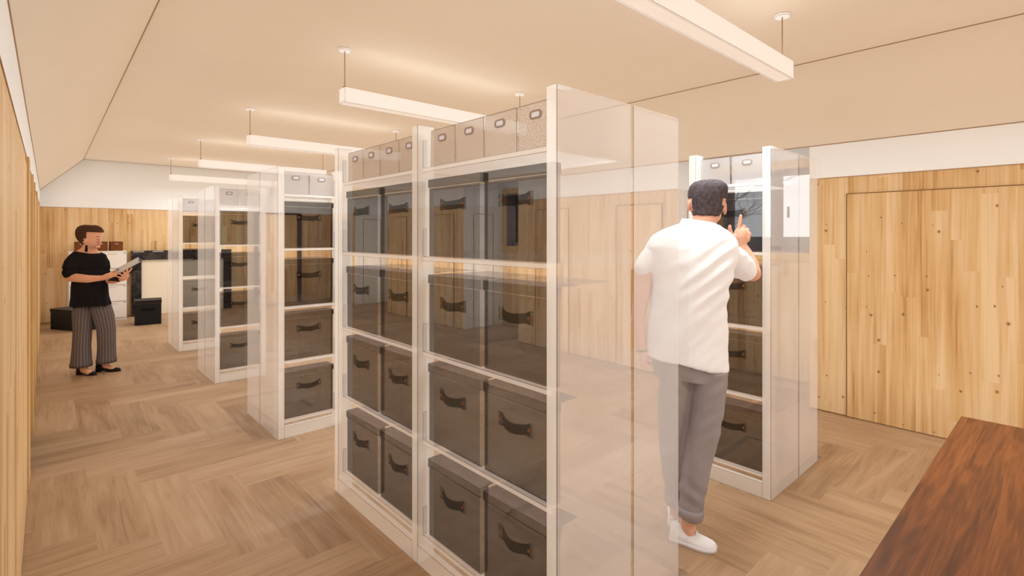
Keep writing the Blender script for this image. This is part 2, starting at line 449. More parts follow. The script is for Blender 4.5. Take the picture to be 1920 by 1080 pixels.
# outside: dull ground to the horizon and bare trees
M['ground'] = mat('wet_ground', srgb(62, 60, 54), .9, var=.2, vscale=.6)
M['bark'] = mat('grey_bark', srgb(196, 192, 184), .9)
mb = MB(); mb.box(XA + .8, 700, -400, 700, -.9, -.6); struct(mb.build('ground', 'ground'))
def bare_tree(x, y, h, seed, label):
    rnd = random.Random(seed); b = MB()
    def br(p, d, L, r, lv):
        q = p + d * L; mid = (p + q) / 2 + Vector((rnd.uniform(-1, 1), rnd.uniform(-1, 1), rnd.uniform(-1, 1))) * L * .07
        b.tube([p, mid, q], [r * .5, r * .4, r * .3], 5 if lv < 2 else 3, cap=False)
        if lv >= 5: return
        for k in range(3 if lv else 5):
            t = rnd.uniform(.45, 1.0); s0 = p.lerp(q, t)
            nd = (d + Vector((rnd.uniform(-1, 1), rnd.uniform(-1, 1), rnd.uniform(-.35, .7))) * .95).normalized()
            br(s0, nd, L * rnd.uniform(.5, .72), r * .5, lv + 1)
    br(Vector((0, 0, 0)), Vector((0, 0, 1)), h * .42, h * .022, 0)
    o = b.build('bare_tree', 'bark', fix=False); o.location = (x, y, -.6)
    tag(o, label, 'tree', 'bare trees outside the windows'); return o
bare_tree(15.5, 8.0, 7.2, 3, 'bare branching tree seen in the left pane of the nearest window')
bare_tree(16.5, 1.2, 6.6, 11, 'bare branching tree seen in the right pane of the nearest window')
bare_tree(14.0, 16.5, 7.0, 21, 'bare tree outside the narrow strip of the second window')

# ------------------------------------------------------------------ pendant lamps
def pendant():
    r = empty('pendant_lamp', (1.60, 1.23, 2.5)); L = 1.83
    b = MB(); b.box(0, L, -.05, .05, .012, .11, 0, skip=('-z',)); b.box(0, L, -.05, -.04, 0, .012, 0); b.box(0, L, .04, .05, 0, .012, 0)
    b.box(0, .01, -.04, .04, 0, .012, 0); b.box(L - .01, L, -.04, .04, 0, .012, 0)
    b.outline(.0016, (0,), 1); b.build('housing', ['lampwhite', 'seam'], r)
    b = MB(); b.box(.012, L - .012, -.039, .039, .006, .03); b.build('diffuser', 'diffuser', r)
    for x in (.02, 1.785):
        b = MB(); b.tube([(x, 0, .11), (x, 0, .125)], .012, 10); b.tube([(x, 0, .12), (x, 0, .392)], .0035, 8); b.build('rod', 'seam', r)
        b = MB(); b.tube([(x, 0, .385), (x, 0, .399)], [.045, .048], 24); b.outline(.002, (0,), 1); b.build('canopy', ['lampwhite', 'seam'], r)
    for nm, z, rx, pw, col in (('uplight', .13, PI, LAMP_UP, (.9, .97, 1)), ('downlight', -.004, 0, LAMP_DOWN, (.86, .97, 1))):
        ld = bpy.data.lights.new(nm, 'AREA'); ld.shape = 'RECTANGLE'; ld.size = 1.7; ld.size_y = .07; ld.energy = pw; ld.color = col
        lo = bpy.data.objects.new(nm, ld); link(lo, r); lo.location = (L / 2, 0, z); lo.rotation_euler = (rx, 0, 0)
    return r
LY = [1.23, 3.62, 6.0, 8.41, 10.8, -1.16]  # last one carries the row on unseen, added to light the foreground
LN = ['long white pendant lamp nearest the eye, cut by the top of the picture', 'white pendant lamp second in the row, over the long shelving unit',
      'third white pendant lamp of the row from the front', 'fourth white pendant lamp, second from the far wall', 'farthest white pendant lamp, small before the far wall', 'white pendant lamp behind the eye, unseen, added to light the foreground']
lp = pendant()
for i, y in enumerate(LY):
    o = lp if i == 0 else copy_tree(lp); o.location.y = y
    tag(o, LN[i], 'lamp', 'white pendant lamps in a row')

# ------------------------------------------------------------------ shelving
SHZ = [.125, .57, .985, 1.43, 1.845]     # tops of the five boards
UH, UD, UT = 2.045, .43, .05

def upright(u0, vis, full, height=UH, depth=UD, faint=False):
    """one side board; its viewed side is dense over the full depth (an end panel) or only along the front"""
    b = MB(); other = '-x' if vis == '+x' else '+x'; c = .09; s = 1 if faint else 0
    e = 1 if faint else 3
    b.box(u0, u0 + UT, 0, c, 0, height, 1, {'-y': e, vis: s if full else e, '+z': s, other: 1}, skip=('+y',))
    b.box(u0, u0 + UT, c, depth, 0, height, 1, {vis: 0 if full else 1, '+z': 1}, skip=('-y',))
    return b.outline(.0022, (0, 3), 2)

def shelf_board(u0, u1, v0, v1, z, th=.02, dense=True):
    b = MB(); low = z > EYE; c = v0 + .03
    if not dense:
        b.box(u0, u1, v0, v1, z - th, z, 1); return b
    b.box(u0, u1, v0, c, z - th, z, 1, {'-y': 3, '+z': 0, '-z': 0 if low else 1}, skip=('+y', '-x', '+x'))
    b.box(u0, u1, c, v1, z - th, z, 1, {'-z': 0 if low else 1}, skip=('-y', '-x', '+x'))
    return b.outline(.0018, (0, 3), 2, v0 + .001)

SM = ['g_white', 'g_clear', 'g_line', 'g_edge']
def shelving_unit(W, bays, loc, rz, vis, label, back=False, group=None):
    """front at local y = 0 facing -y; bays = [(u0, u1), ...] clear spans between the uprights"""
    r = empty('shelving_unit', loc, rz); tag(r, label, 'shelving unit', group)
    ups = [0.0] + [bb[1] for bb in bays]
    near = 0 if vis == '-x' else len(ups) - 1
    for i, u in enumerate(ups):
        upright(u, vis, i == near, faint=back).build('end_panel' if i in (0, len(ups) - 1) else 'upright', SM, r)
    for (a, c) in bays:
        for z in SHZ: shelf_board(a, c, .03, UD - .01, z, dense=not back).build('shelf', SM, r)
        b = MB(); b.box(a, c, 0, .03, 0, .088, 1, {} if back else {'-y': 3, '+z': 3}, skip=('-x', '+x'))
        if not back: b.outline(.0018, (3,), 2)
        b.build('plinth', SM, r)
        if not back:
            for z in SHZ:
                b = MB(); e = (a, a + .004) if vis == '+x' else (c - .004, c)
                b.box(e[0], e[1], .028, .05, z, z + .13, 0); b.outline(.0012, (0,), 2); b.build('shelf_bracket', SM, r)
            if vis == '-x' or W < .6:
                b = MB(); b.box(a, c, .06, .066, 1.802, 1.808); b.build('white_strip', 'lampwhite', r)  # thin, faintly glowing white strip under the top board
    return r

def storage_box(full):
    r = empty('storage_box'); w, d, h = .192, .35, .36
    b = MB(); b.box(-w, w, 0, .04, 0, h - .04, 1, {'-y': 0, '+x': 2}, skip=('+y',)); b.box(-w, w, .04, d, 0, h - .04, 1, skip=('-y',)); b.outline(.003, (0,), 2); b.build('box_body', ['b_dark', 'b_clear', 'b_line'], r)
    b = MB(); e = .004; c = .13
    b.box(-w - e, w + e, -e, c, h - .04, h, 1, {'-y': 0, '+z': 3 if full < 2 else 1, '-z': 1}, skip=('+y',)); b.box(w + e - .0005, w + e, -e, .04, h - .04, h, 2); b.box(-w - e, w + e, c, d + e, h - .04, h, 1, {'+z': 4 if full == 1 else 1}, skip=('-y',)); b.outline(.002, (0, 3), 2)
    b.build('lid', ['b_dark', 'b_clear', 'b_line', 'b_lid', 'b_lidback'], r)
    n = 12; b = MB(); zc = h - .122; top, bot, fr, bk = [], [], [], []
    for i in range(n + 1):
        t = i / n; u = -.095 + .19 * t; e = math.sin(PI * t)
        bow = -.004 - .022 * max(0, math.sin(PI * min(1, max(0, (t - .12) / .76)))); sag = -.012 * max(0, e - .35)
        hh = .019 + (.007 if t < .13 or t > .87 else 0)
        top.append((u, bow, zc + hh + sag)); bot.append((u, bow, zc - hh + sag))
    bmv = b.bm; A = [bmv.verts.new(p) for p in top]; B = [bmv.verts.new(p) for p in bot]
    A2 = [bmv.verts.new((p[0], p[1] + .004, p[2])) for p in top]; B2 = [bmv.verts.new((p[0], p[1] + .004, p[2])) for p in bot]
    for i in range(n):
        bmv.faces.new((B[i], B[i + 1], A[i + 1], A[i])); bmv.faces.new((A2[i], A2[i + 1], B2[i + 1], B2[i]))
        bmv.faces.new((A[i], A[i + 1], A2[i + 1], A2[i])); bmv.faces.new((B2[i], B2[i + 1], B[i + 1], B[i]))
    for i in (0, n): bmv.faces.new((A[i], A2[i], B2[i], B[i]))
    hd = b.build('handle', 'b_strap', r)
    for s in (-1, 1):
        b = MB(); b.tube([(s * .080, -.004, zc), (s * .080, -.012, zc)], [.0065, .005], 12); b.build('rivet', 'b_rivet', hd)
    return r

def rrect(w, h, rad, n=5):
    pts = []
    for (cx, cz, a0) in ((w - rad, h - rad, 0), (-w + rad, h - rad, 90), (-w + rad, -h + rad, 180), (w - rad, -h + rad, 270)):
        for i in range(n + 1):
            a = math.radians(a0 + 90 * i / n); pts.append((cx + rad * math.cos(a), cz + rad * math.sin(a)))
    return pts

def fabric_bin(mname):
    r = empty('fabric_bin'); w, d, h, t = .096, .32, .172, .004
    b = MB(); fm = {'-y': 0, '+z': 0}
    b.box(-w, w, 0, t, 0, h, 1, fm); b.box(-w, w, d - t, d, 0, h, 1); b.box(-w, -w + t, t, d - t, 0, h, 1); b.box(w - t, w, t, d - t, 0, h, 1); b.box(-w, w, 0, d, 0, t, 1)
    es = None
    b.outline(.0024, (0,), 2); b.build('bin_body', [mname, 'f_clear', 'f_line'], r)
    zc = h - .045; o_ = rrect(.031, .0165, .014); i_ = rrect(.021, .0095, .007)
    b = MB(); n = len(o_)
    vo = [b.bm.verts.new((p[0], -.004, p[1] + zc)) for p in o_]; vi = [b.bm.verts.new((p[0], -.005, p[1] + zc)) for p in i_]
    vb = [b.bm.verts.new((p[0], 0, p[1] + zc)) for p in o_]
    for k in range(n):
        j = (k + 1) % n; b.bm.faces.new((vo[k], vo[j], vi[j], vi[k])); b.bm.faces.new((vb[k], vb[j], vo[j], vo[k]))
    hnd = b.build('handle', 'f_ring', r)
    b = MB(); b.bm.faces.new([b.bm.verts.new((p[0], -.003, p[1] + zc)) for p in i_]); b.build('handle_hole', 'f_hole', hnd)
    return r

BOXES = [storage_box(q) for q in (0, 0, 1, 2)]; BINS = {'weave': fabric_bin('f_weave'), 'grey': fabric_bin('f_grey')}
USED = set()
def place(proto, unit_loc, rz, u, v, z, label, cat, group):
    key = id(proto); o = proto if key not in USED else copy_tree(proto); USED.add(key)
    o.location = Vector(unit_loc) + Matrix.Rotation(rz, 3, 'Z') @ Vector((u, v, z)); o.rotation_euler = (0, 0, rz)
    tag(o, label, cat, group)

ROWN = {3: 'top row', 2: 'second row down', 1: 'third row down', 0: 'bottom row'}
LA = (1.275, 2.99, 0); RA = -PI / 2
# nearest long unit: local u runs towards the eye (world y = 2.99 - u)
shelving_unit(1.81, [(.05, .88), (.93, 1.76)], LA, RA, '+x', 'long two-bay shelving unit nearest the eye, full of charcoal boxes', group='front shelving units')
shelving_unit(1.81, [(.05, .88), (.93, 1.76)], (LA[0] + UD * 2 + .015, LA[1] - 1.81, 0), PI / 2, '-x', 'empty unit backed against the long near shelving unit, its end panel beside the man', back=True)
for bay, cs in (('left', (2.735, 2.32)), ('right', (1.848, 1.439))):
    for j, y in enumerate(cs):
        for k in range(4):
            place(BOXES[k], LA, RA, 2.99 - y, .05, SHZ[k], 'charcoal lidded box, %s of two, %s, %s bay of nearest shelving unit' % (('left', 'right')[j], ROWN[k], bay), 'storage box', 'charcoal boxes in the nearest unit')
for bay, y0 in (('left', 2.915), ('right', 2.03)):
    for j in range(4):
        place(BINS['weave'], LA, RA, 2.99 - (y0 - .1 - .2 * j), .05, SHZ[4], 'beige woven bin, %s from left, topping the %s bay of the nearest unit' % (('first', 'second', 'third', 'fourth')[j], bay), 'fabric bin', 'woven bins on the nearest unit')
# narrow units down the left row, and the one by the window
def narrow(loc, rz, vis, uc, name, blab, wid=.50):
    bays = [(.05, wid - .05)]
    shelving_unit(wid, bays, loc, rz, vis, 'narrow shelving unit ' + name)
    if vis == '-x': rl, rr = (loc[0] + 0, loc[1] + UD * 2 + .012, 0), 0
    R = Matrix.Rotation(rz, 3, 'Z')
    p = Vector(loc) + R @ Vector((wid, UD * 2 + .012, 0))
    shelving_unit(wid, bays, p, rz + PI, '+x' if vis == '-x' else '-x', 'empty unit backed against the narrow unit ' + name, back=True)
    for k in range(4):
        place(BOXES[k], loc, rz, uc, .05, SHZ[k], 'charcoal lidded box, %s, in the %s' % (ROWN[k], blab), 'storage box', 'charcoal boxes in the ' + blab)
    for j in range(2):
        place(BINS['grey'], loc, rz, uc - .1 + .2 * j, .05, SHZ[4], 'pale grey bin, %s of two, topping the %s' % (('left', 'right')[j], blab), 'fabric bin', 'grey bins topping the ' + blab)
narrow((1.27, 4.0, 0), 0, '-x', .25, 'first behind the long unit in the left row', 'narrow unit behind the long one')
narrow((1.27, 5.955, 0), 0, '-x', .25, 'second in the left row, right of the woman', 'middle narrow unit of the left row')
narrow((1.27, 7.91, 0), 0, '-x', .25, 'farthest in the left row', 'farthest narrow unit of the left row')
narrow((3.08, 1.69, 0), -PI / 2, '+x', .253, 'before the window, right of the man', 'unit by the window right of the man', .51)

# ------------------------------------------------------------------ desk, bottom right
r = empty('desk', (1.05, -.52, 0)); tag(r, 'brown walnut desk top with plain edge in the right foreground corner', 'desk')
b = MB(); b.box(0, 1.87, 0, .855, .715, .75); bmesh.ops.bevel(b.bm, geom=b.bm.edges[:], offset=.002, segments=1, affect='EDGES'); b.build('desk_top', 'walnut', r)
for (x, y) in ((.04, .04), (1.77, .04), (.04, .755), (1.77, .755)):
    b = MB(); b.box(x, x + .06, y, y + .06, 0, .715); b.build('leg', 'walnut', r)
b = MB(); b.box(.1, 1.77, .06, .08, .63, .715); b.box(.1, 1.77, .775, .795, .63, .715); b.build('apron', 'walnut', r)

# ------------------------------------------------------------------ far end of the room
M['cabinet'] = mat('cabinet_white', srgb(232, 222, 212), .5); M['cabline'] = mat('cabinet_gap', srgb(150, 132, 118), .7)
M['metal'] = mat('brushed_metal', srgb(170, 165, 160), .35, metal=.8)
M['brown'] = mat('brown_board', srgb(112, 62, 30), .8, var=.1, vscale=30); M['brownline'] = mat('brown_edge', srgb(60, 30, 14), .8)
M['black'] = mat('black_board', srgb(26, 25, 27), .75); M['blacktop'] = mat('black_lid', srgb(52, 50, 52), .7)
def filing_cabinet():
    r = empty('filing_cabinet'); W, D, H = .40, .45, 1.25
    b = MB(); b.box(0, W, .015, D, 0, H); b.outline(.002, (0,), 1); b.build('carcass', ['cabinet', 'cabline'], r)
    for k in range(4):
        z0 = .05 + k * .297
        b = MB(); b.box(.008, W - .008, 0, .015, z0, z0 + .285); b.outline(.0025, (0,), 1); d = b.build('drawer', ['cabinet', 'cabline'], r)
        b = MB(); b.box(W / 2 - .06, W / 2 + .06, -.012, 0, z0 + .262, z0 + .272); b.build('handle', 'cabinet', d)
        b = MB(); b.box(W - .05, W - .02, -.003, 0, z0 + .262, z0 + .274); b.build('label_holder', 'metal', d)
    b = MB(); b.tube([(W - .035, .016, H - .025), (W - .035, .006, H - .025)], .007, 10); b.build('lock', 'metal', r)
    return r
fc = filing_cabinet(); fc.location = (.665, 11.56, 0); tag(fc, 'white four-drawer filing cabinet right of the woman, against the far wall', 'filing cabinet', 'filing cabinets')
fc2 = copy_tree(fc); fc2.location = (.262, 11.56, 0); tag(fc2, 'white filing cabinet almost hidden behind the woman in black', 'filing cabinet', 'filing cabinets')
def brown_box():
    r = empty('brown_box'); w, d, h = .18, .26, .165
    b = MB(); b.box(0, w, 0, d, 0, h); b.outline(.003, (0,), 1); b.build('box_body', ['brown', 'brownline'], r)
    b = MB(); b.prism([(p[0] + w / 2, p[1] + h - .04) for p in rrect(.028, .012, .01)], 'y', -.004, 0); b.build('handle', 'metal', r)
    return r
bb = brown_box(); bb.location = (.83, 11.6, 1.25); tag(bb, 'small brown box alone at the right end of the filing cabinets', 'box', 'brown boxes on the filing cabinets')
for x, l in ((.61, 'brown box behind the woman\'s face, on the filing cabinets'), (.345, 'brown box behind the woman\'s neck, on the left filing cabinet')):
    c = copy_tree(bb); c.location.x = x; tag(c, l, 'box', 'brown boxes on the filing cabinets')

def black_box(W, D, H, loc, rz, label, oval=False):
    r = empty('black_box', loc, rz); tag(r, label, 'storage box', 'black boxes on the floor')
    b = MB(); b.box(0, W, 0, D, 0, H - .06); b.build('box_body', ['black'], r)
    b = MB(); b.box(-.006, W + .006, -.006, D + .006, H - .06, H, 0, {'+z': 1}); b.outline(.003, (0,), 2); b.build('lid', ['black', 'blacktop', 'gap'], r)
    if oval:
        b = MB(); zc = H - .15; b.tube([(W / 2 - .09, 0, zc), (W / 2 - .075, -.02, zc - .006), (W / 2, -.026, zc - .012), (W / 2 + .075, -.02, zc - .006), (W / 2 + .09, 0, zc)], .011, 8); b.build('handle', 'b_strap', r)
    return r
black_box(.375, .36, .42, (1.085, 10.68, 0), -.12, 'black lidded box with a strap handle in front of the cream panel', True)
black_box(.36, .71, .335, (.375, 10.60, 0), .5, 'low black box on the floor behind the woman')

M['marble'] = None
t = NT('black_marble'); g = t.new('ShaderNodeTexCoord').outputs['Object']
t.put(t.b.inputs['Base Color'], t.ramp(t.noise(g, 5, 5, .65, 1.5), [(.42, srgb(18, 17, 20)), (.62, srgb(64, 56, 54))])); t.b.inputs['Roughness'].default_value = .25
M['marble'] = t.m
M['cream'] = mat('cream_board', srgb(226, 210, 186), .8)
r = empty('fireplace_surround', (1.165, 11.92, 0)); tag(r, 'black marble surround round a blank cream panel on the far wall', 'fireplace surround')
b = MB(); b.box(0, .155, 0, .12, 0, 1.06); b.build('jamb', 'marble', r)
b = MB(); b.box(1.55, 1.69, 0, .12, 0, 1.06); b.build('jamb', 'marble', r)
b = MB(); b.box(0, 1.69, -.01, .12, 1.06, 1.235); b.build('lintel', 'marble', r)
b = MB(); b.box(.155, 1.55, .03, .12, 0, 1.06); b.outline(.003, (0,), 1); b.build('infill_panel', ['cream', 'cabline'], r)
for x in (.02, .33, .62):
    b = MB(); b.box(x, x + .17, -.012, 0, 1.205, 1.235); b.build('clip', 'metal', r)
# ------------------------------------------------------------------ people
from mathutils import noise as mnoise
M['skin_m'] = mat('skin_man', srgb(224, 168, 142), .55, spec=.3, var=.04, vscale=30)
M['skin_w'] = mat('skin_woman', srgb(216, 158, 126), .55, spec=.3, var=.04, vscale=30)
M['hair_m'] = mat('hair_dark', srgb(82, 72, 74), .85, spec=.15, var=.35, vscale=60, bump=.6, bscale=240)
M['hair_w'] = mat('hair_brown', srgb(70, 46, 32), .85, spec=.15, var=.4, vscale=60, bump=.6, bscale=240)
M['shirt'] = mat('white_cotton', srgb(244, 242, 244), .9, spec=.1, bump=.12, bscale=30)
M['chino'] = mat('grey_chino', srgb(150, 140, 140), .9, spec=.1, bump=.2, bscale=24, var=.07, vscale=6)
M['sneaker'] = mat('white_canvas', srgb(238, 234, 236), .8); M['sole'] = mat('white_rubber', srgb(226, 220, 222), .6)
M['blackcloth'] = mat('black_crepe', srgb(30, 27, 28), .95, spec=.08, bump=.2, bscale=20, var=.15, vscale=5)
M['blackshoe'] = mat('black_leather', srgb(30, 26, 26), .45); M['tassel'] = mat('tassel_black', srgb(12, 11, 12), .9)
M['pinstripe'] = stripe_mat('pinstripe_wool', srgb(92, 80, 76), srgb(150, 134, 124), 20, .14)
M['lip'] = mat('lip', srgb(190, 104, 92), .6); M['brow'] = mat('brow', srgb(84, 54, 40), .9); M['pearl'] = mat('pearl', srgb(230, 214, 196), .3)
M['paper'] = mat('grey_paper', srgb(196, 188, 182), .8); M['bluetab'] = mat('blue_ink', srgb(60, 90, 180), .7)
M['band'] = mat('dark_band', srgb(60, 48, 50), .7)

def ring(L, R, dep, d, back=0.0, sq=2.0, n=24):
    """a level ring seen between the frame points L and R, `dep` metres half deep, its middle d ahead"""
    d2 = d + back
    l = at(L[0], L[1], d2); r = at(R[0], R[1], d2); c = (l + r) / 2; A = (r - l) / 2; B = FWD * dep
    out = []
    for k in range(n):
        t = 2 * PI * k / n; ct, st = math.cos(t), math.sin(t); q = 2 / sq
        out.append(c + A * (abs(ct) ** q * (1 if ct >= 0 else -1)) + B * (abs(st) ** q * (1 if st >= 0 else -1)))
    return out

def loft(b, rings, uv=False, m=0):
    bm = b.bm; lay = bm.loops.layers.uv.verify() if uv else None
    V = [[bm.verts.new(p) for p in r] for r in rings]; n = len(V[0])
    for i in range(len(V) - 1):
        for k in range(n):
            j = (k + 1) % n; f = bm.faces.new((V[i][k], V[i][j], V[i + 1][j], V[i + 1][k])); f.smooth = True; f.material_index = m
            if uv:
                for l, (uu, vv) in zip(f.loops, ((k / n, i), ((k + 1) / n, i), ((k + 1) / n, i + 1), (k / n, i + 1))): l[lay].uv = (uu, vv)
    bm.faces.new(V[0][::-1]).material_index = m; bm.faces.new(V[-1]).material_index = m

def limb(b, pts, n=16):
    """pts = [(px, py, d, radius in metres), ...] -> a tapering limb with round ends"""
    P = [at(*p[:3]) for p in pts]; rr = [p[3] for p in pts]
    d0 = (P[0] - P[1]).normalized(); d1 = (P[-1] - P[-2]).normalized()
    P2 = [P[0] + d0 * rr[0] * .85, P[0] + d0 * rr[0] * .5] + P + [P[-1] + d1 * rr[-1] * .5, P[-1] + d1 * rr[-1] * .85]
    R2 = [rr[0] * .45, rr[0] * .85] + rr + [rr[-1] * .85, rr[-1] * .45]
    b.tube(P2, R2, n, up=FWD if abs(d1.z) > .6 else Vector((0, 0, 1)))

def ball(b, px, py, d, rx, ry, rz, n=14):
    c = at(px, py, d); rings = []
    for i in range(1, 9):
        a = PI * i / 9; z = math.cos(a); s = math.sin(a)
        rings.append([c + Vector((0, 0, z * rz)) + RGT * (rx * s * math.cos(2 * PI * k / n)) + FWD * (ry * s * math.sin(2 * PI * k / n)) for k in range(n)])
    loft(b, rings)

def fuse(b, name, m, parent, voxel=.006, smooth=4, fold=None):
    """join all the closed shells of b into one continuous surface"""
    me = bpy.data.meshes.new('tmp'); bmesh.ops.recalc_face_normals(b.bm, faces=b.bm.faces[:]); b.bm.to_mesh(me); b.bm.free()
    o = bpy.data.objects.new('tmp', me); COL.objects.link(o)
    md = o.modifiers.new('r', 'REMESH'); md.mode = 'VOXEL'; md.voxel_size = voxel; md.use_smooth_shade = True
    ms = o.modifiers.new('s', 'SMOOTH'); ms.iterations = smooth; ms.factor = .5
    dg = bpy.context.evaluated_depsgraph_get(); dg.update()
    nm = bpy.data.meshes.new_from_object(o.evaluated_get(dg)); nm.name = name
    bpy.data.objects.remove(o); bpy.data.meshes.remove(me)
    if fold:
        ns = [v.normal.copy() for v in nm.vertices]
        for v, q in zip(nm.vertices, ns): v.co += q * fold(v.co)
    for p in nm.polygons: p.use_smooth = True
    nm.materials.clear(); nm.materials.append(M[m])
    return link(bpy.data.objects.new(name, nm), parent)

def to_px(c):
    d = c.dot(FWD); return 960 + 960 * c.dot(RGT) / d, 441 - 960 * (c.z - EYE) / d

def shell(rings, grow, keep, name, m, parent, fold=None):
    """a cap grown off the given rings, only where keep(px-x, px-y, depth side) holds, with its own thickness"""
    b = MB(); bm = b.bm; V = []
    for i, r in enumerate(rings):
        c = sum(r, Vector()) / len(r); V.append([bm.verts.new(c + (p - c) * grow[i] if isinstance(grow, list) else c + (p - c) * grow) for p in r])
    n = len(V[0]); cs = []
    for i in range(len(V) - 1):
        for k in range(n):
            j = (k + 1) % n; q = (V[i][k], V[i][j], V[i + 1][j], V[i + 1][k]); c = sum((v.co for v in q), Vector()) / 4
            if keep(*to_px(c), (c - (sum(rings[i], Vector()) / n)).dot(FWD)): bm.faces.new(q).smooth = True
    top = V[-1]; bm.faces.new(top).smooth = True
    bmesh.ops.delete(bm, geom=[v for v in bm.verts if not v.link_faces], context='VERTS')
    bmesh.ops.subdivide_edges(bm, edges=bm.edges[:], cuts=2, use_grid_fill=True, smooth=.5)
    for v in bm.verts: v.co += Vector([mnoise.noise(v.co * 60 + Vector((s, 0, 0))) for s in (0, 9, 17)]) * (fold or .002)
    r = bmesh.ops.solidify(bm, geom=bm.faces[:], thickness=.008)
    for f in bm.faces: f.smooth = True
    return b.build(name, m, parent)

def shoe(parent, heel, toe, w, h, mats, name='shoe', heelblock=0.0, low=False):
    """heel, toe: floor points of the sole; w half width; h height of the heel counter"""
    heel, toe = Vector(heel), Vector(toe); ax = (toe - heel); L = ax.length; ax.normalize(); up = Vector((0, 0, 1)); side = ax.cross(up).normalized(); up = side.cross(ax).normalized()
    st = ([(0, .55, .85), (.03, .78, .96), (.12, .86, 1.0), (.25, .84, .93), (.38, .86, .88), (.5, .95, .72), (.65, 1.05, .58), (.8, .98, .5), (.93, .72, .42), (1.0, .35, .3)] if not low else
          [(0, .5, .9), (.03, .7, 1.0), (.12, .8, .9), (.3, .78, .62), (.5, .9, .42), (.65, 1.0, .42), (.8, .88, .45), (.93, .55, .38), (1.0, .18, .25)])
    lift = lambda t: heelblock * max(0, 1 - t / .62) ** .8
    b = MB(); rings = []
    for t, ww, hh in st:
        c = heel + ax * (L * t) + up * (lift(t) + .016); rg = []
        for k in range(16):
            a = 2 * PI * k / 16; x = math.cos(a) * w * ww * (.72 if math.sin(a) > .5 else 1); z = math.sin(a); z = z * h * hh if z > 0 else z * .010
            rg.append(c + side * x + up * z)
        rings.append(rg)
    loft(b, rings); o = b.build(name, mats[0], parent)
    b = MB(); rings = []
    for t, ww, hh in st:
        c = heel + ax * (L * (t * 1.03 - .012)) + up * lift(t); x = w * ww * 1.08 + .002; th = .02 if not low else .007
        rings.append([c + side * x, c + side * x + up * th, c - side * x + up * th, c - side * x])
    loft(b, rings)
    if heelblock:
        p = heel + ax * (L * .0); q = [p + side * w * .6, p + ax * .045 + side * w * .6, p + ax * .045 - side * w * .6, p - side * w * .6]
        loft(b, [[v for v in q], [v + up * (heelblock + .004) for v in q]])
    b.build('sole', mats[1], o)
    return o

# ---- the man, seen from behind
man = empty('person', Vector((at(1290, 1000, 2.6).x, at(1290, 1000, 2.6).y, 0)))
tag(man, 'person in a white polo shirt and rolled grey trousers, back turned, one finger raised', 'person')
MO = man.location.copy()
def own(o, org): o.location = -org; return o
torso = [((1212, 668), (1358, 690), .118, 2.58), ((1216, 625), (1357, 640), .125, 2.58), ((1224, 570), (1357, 580), .125, 2.58), ((1226, 525), (1361, 535), .13, 2.58),
         ((1224, 490), (1370, 503), .13, 2.58), ((1217, 462), (1380, 470), .12, 2.585), ((1228, 444), (1374, 447), .105, 2.59), ((1250, 431), (1358, 431), .08, 2.59), ((1276, 421), (1342, 421), .062, 2.595)]
headR = [((1301, 428), (1342, 430), .055, 2.60), ((1301, 414), (1343, 414), .058, 2.605), ((1300, 404), (1346, 407), .070, 2.62), ((1297, 396), (1351, 400), .085, 2.63),
         ((1294, 385), (1355, 388), .098, 2.64), ((1293, 372), (1358, 374), .103, 2.64), ((1293, 360), (1360, 361), .102, 2.64), ((1297, 348), (1359, 348), .092, 2.64), ((1305, 341), (1352, 341), .07, 2.64), ((1316, 338), (1343, 338), .04, 2.64)]
b = MB()
def shrink(L, R, k):
    m = ((L[0] + R[0]) / 2, (L[1] + R[1]) / 2); return tuple(m[i] + (L[i] - m[i]) * k for i in (0, 1)), tuple(m[i] + (R[i] - m[i]) * k for i in (0, 1))
loft(b, [ring(*shrink(L, R, .86), dp * .84, d) for L, R, dp, d in torso])
loft(b, [ring(L, R, dp, d) for L, R, dp, d in headR])
# jaw and nose on the far side of the head
ball(b, 1334, 402, 2.69, .05, .045, .05); ball(b, 1337, 388, 2.745, .012, .02, .02)
for (ex, ey, hh) in ((1292, 386, .031), (1359, 391, .035)):
    ball(b, ex, ey, 2.625, .008, .019, hh); ball(b, ex + (-1 if ex < 1300 else 1), ey - 3, 2.612, .006, .012, hh * .75)
limb(b, [(1240, 462, 2.58, .05), (1222, 485, 2.59, .046), (1208, 520, 2.6, .043), (1203, 560, 2.6, .041), (1199, 580, 2.6, .036), (1197, 600, 2.6, .036), (1200, 630, 2.59, .029), (1203, 650, 2.58, .024), (1206, 662, 2.575, .024)])
limb(b, [(1362, 462, 2.6, .05), (1385, 490, 2.65, .047), (1410, 513, 2.73, .042)]); limb(b, [(1411, 513, 2.73, .044), (1406, 495, 2.75, .043), (1398, 475, 2.77, .034), (1391, 460, 2.78, .026), (1389, 450, 2.78, .026)])
# left hand, hanging and loosely curled
limb(b, [(1204, 660, 2.575, .023), (1206, 670, 2.57, .026), (1208, 678, 2.565, .022)])
for q in ([(1199, 672, 2.57, .0095), (1203, 684, 2.56, .009), (1208, 690, 2.55, .008)], [(1204, 676, 2.565, .0095), (1209, 687, 2.555, .009), (1215, 691, 2.55, .008)],
          [(1209, 677, 2.56, .009), (1214, 686, 2.555, .0085), (1219, 688, 2.55, .0075)], [(1212, 674, 2.575, .0085), (1217, 681, 2.57, .008), (1221, 682, 2.57, .007)],
          [(1210, 660, 2.56, .011), (1217, 667, 2.55, .010), (1220, 674, 2.545, .009)]): limb(b, q, 10)
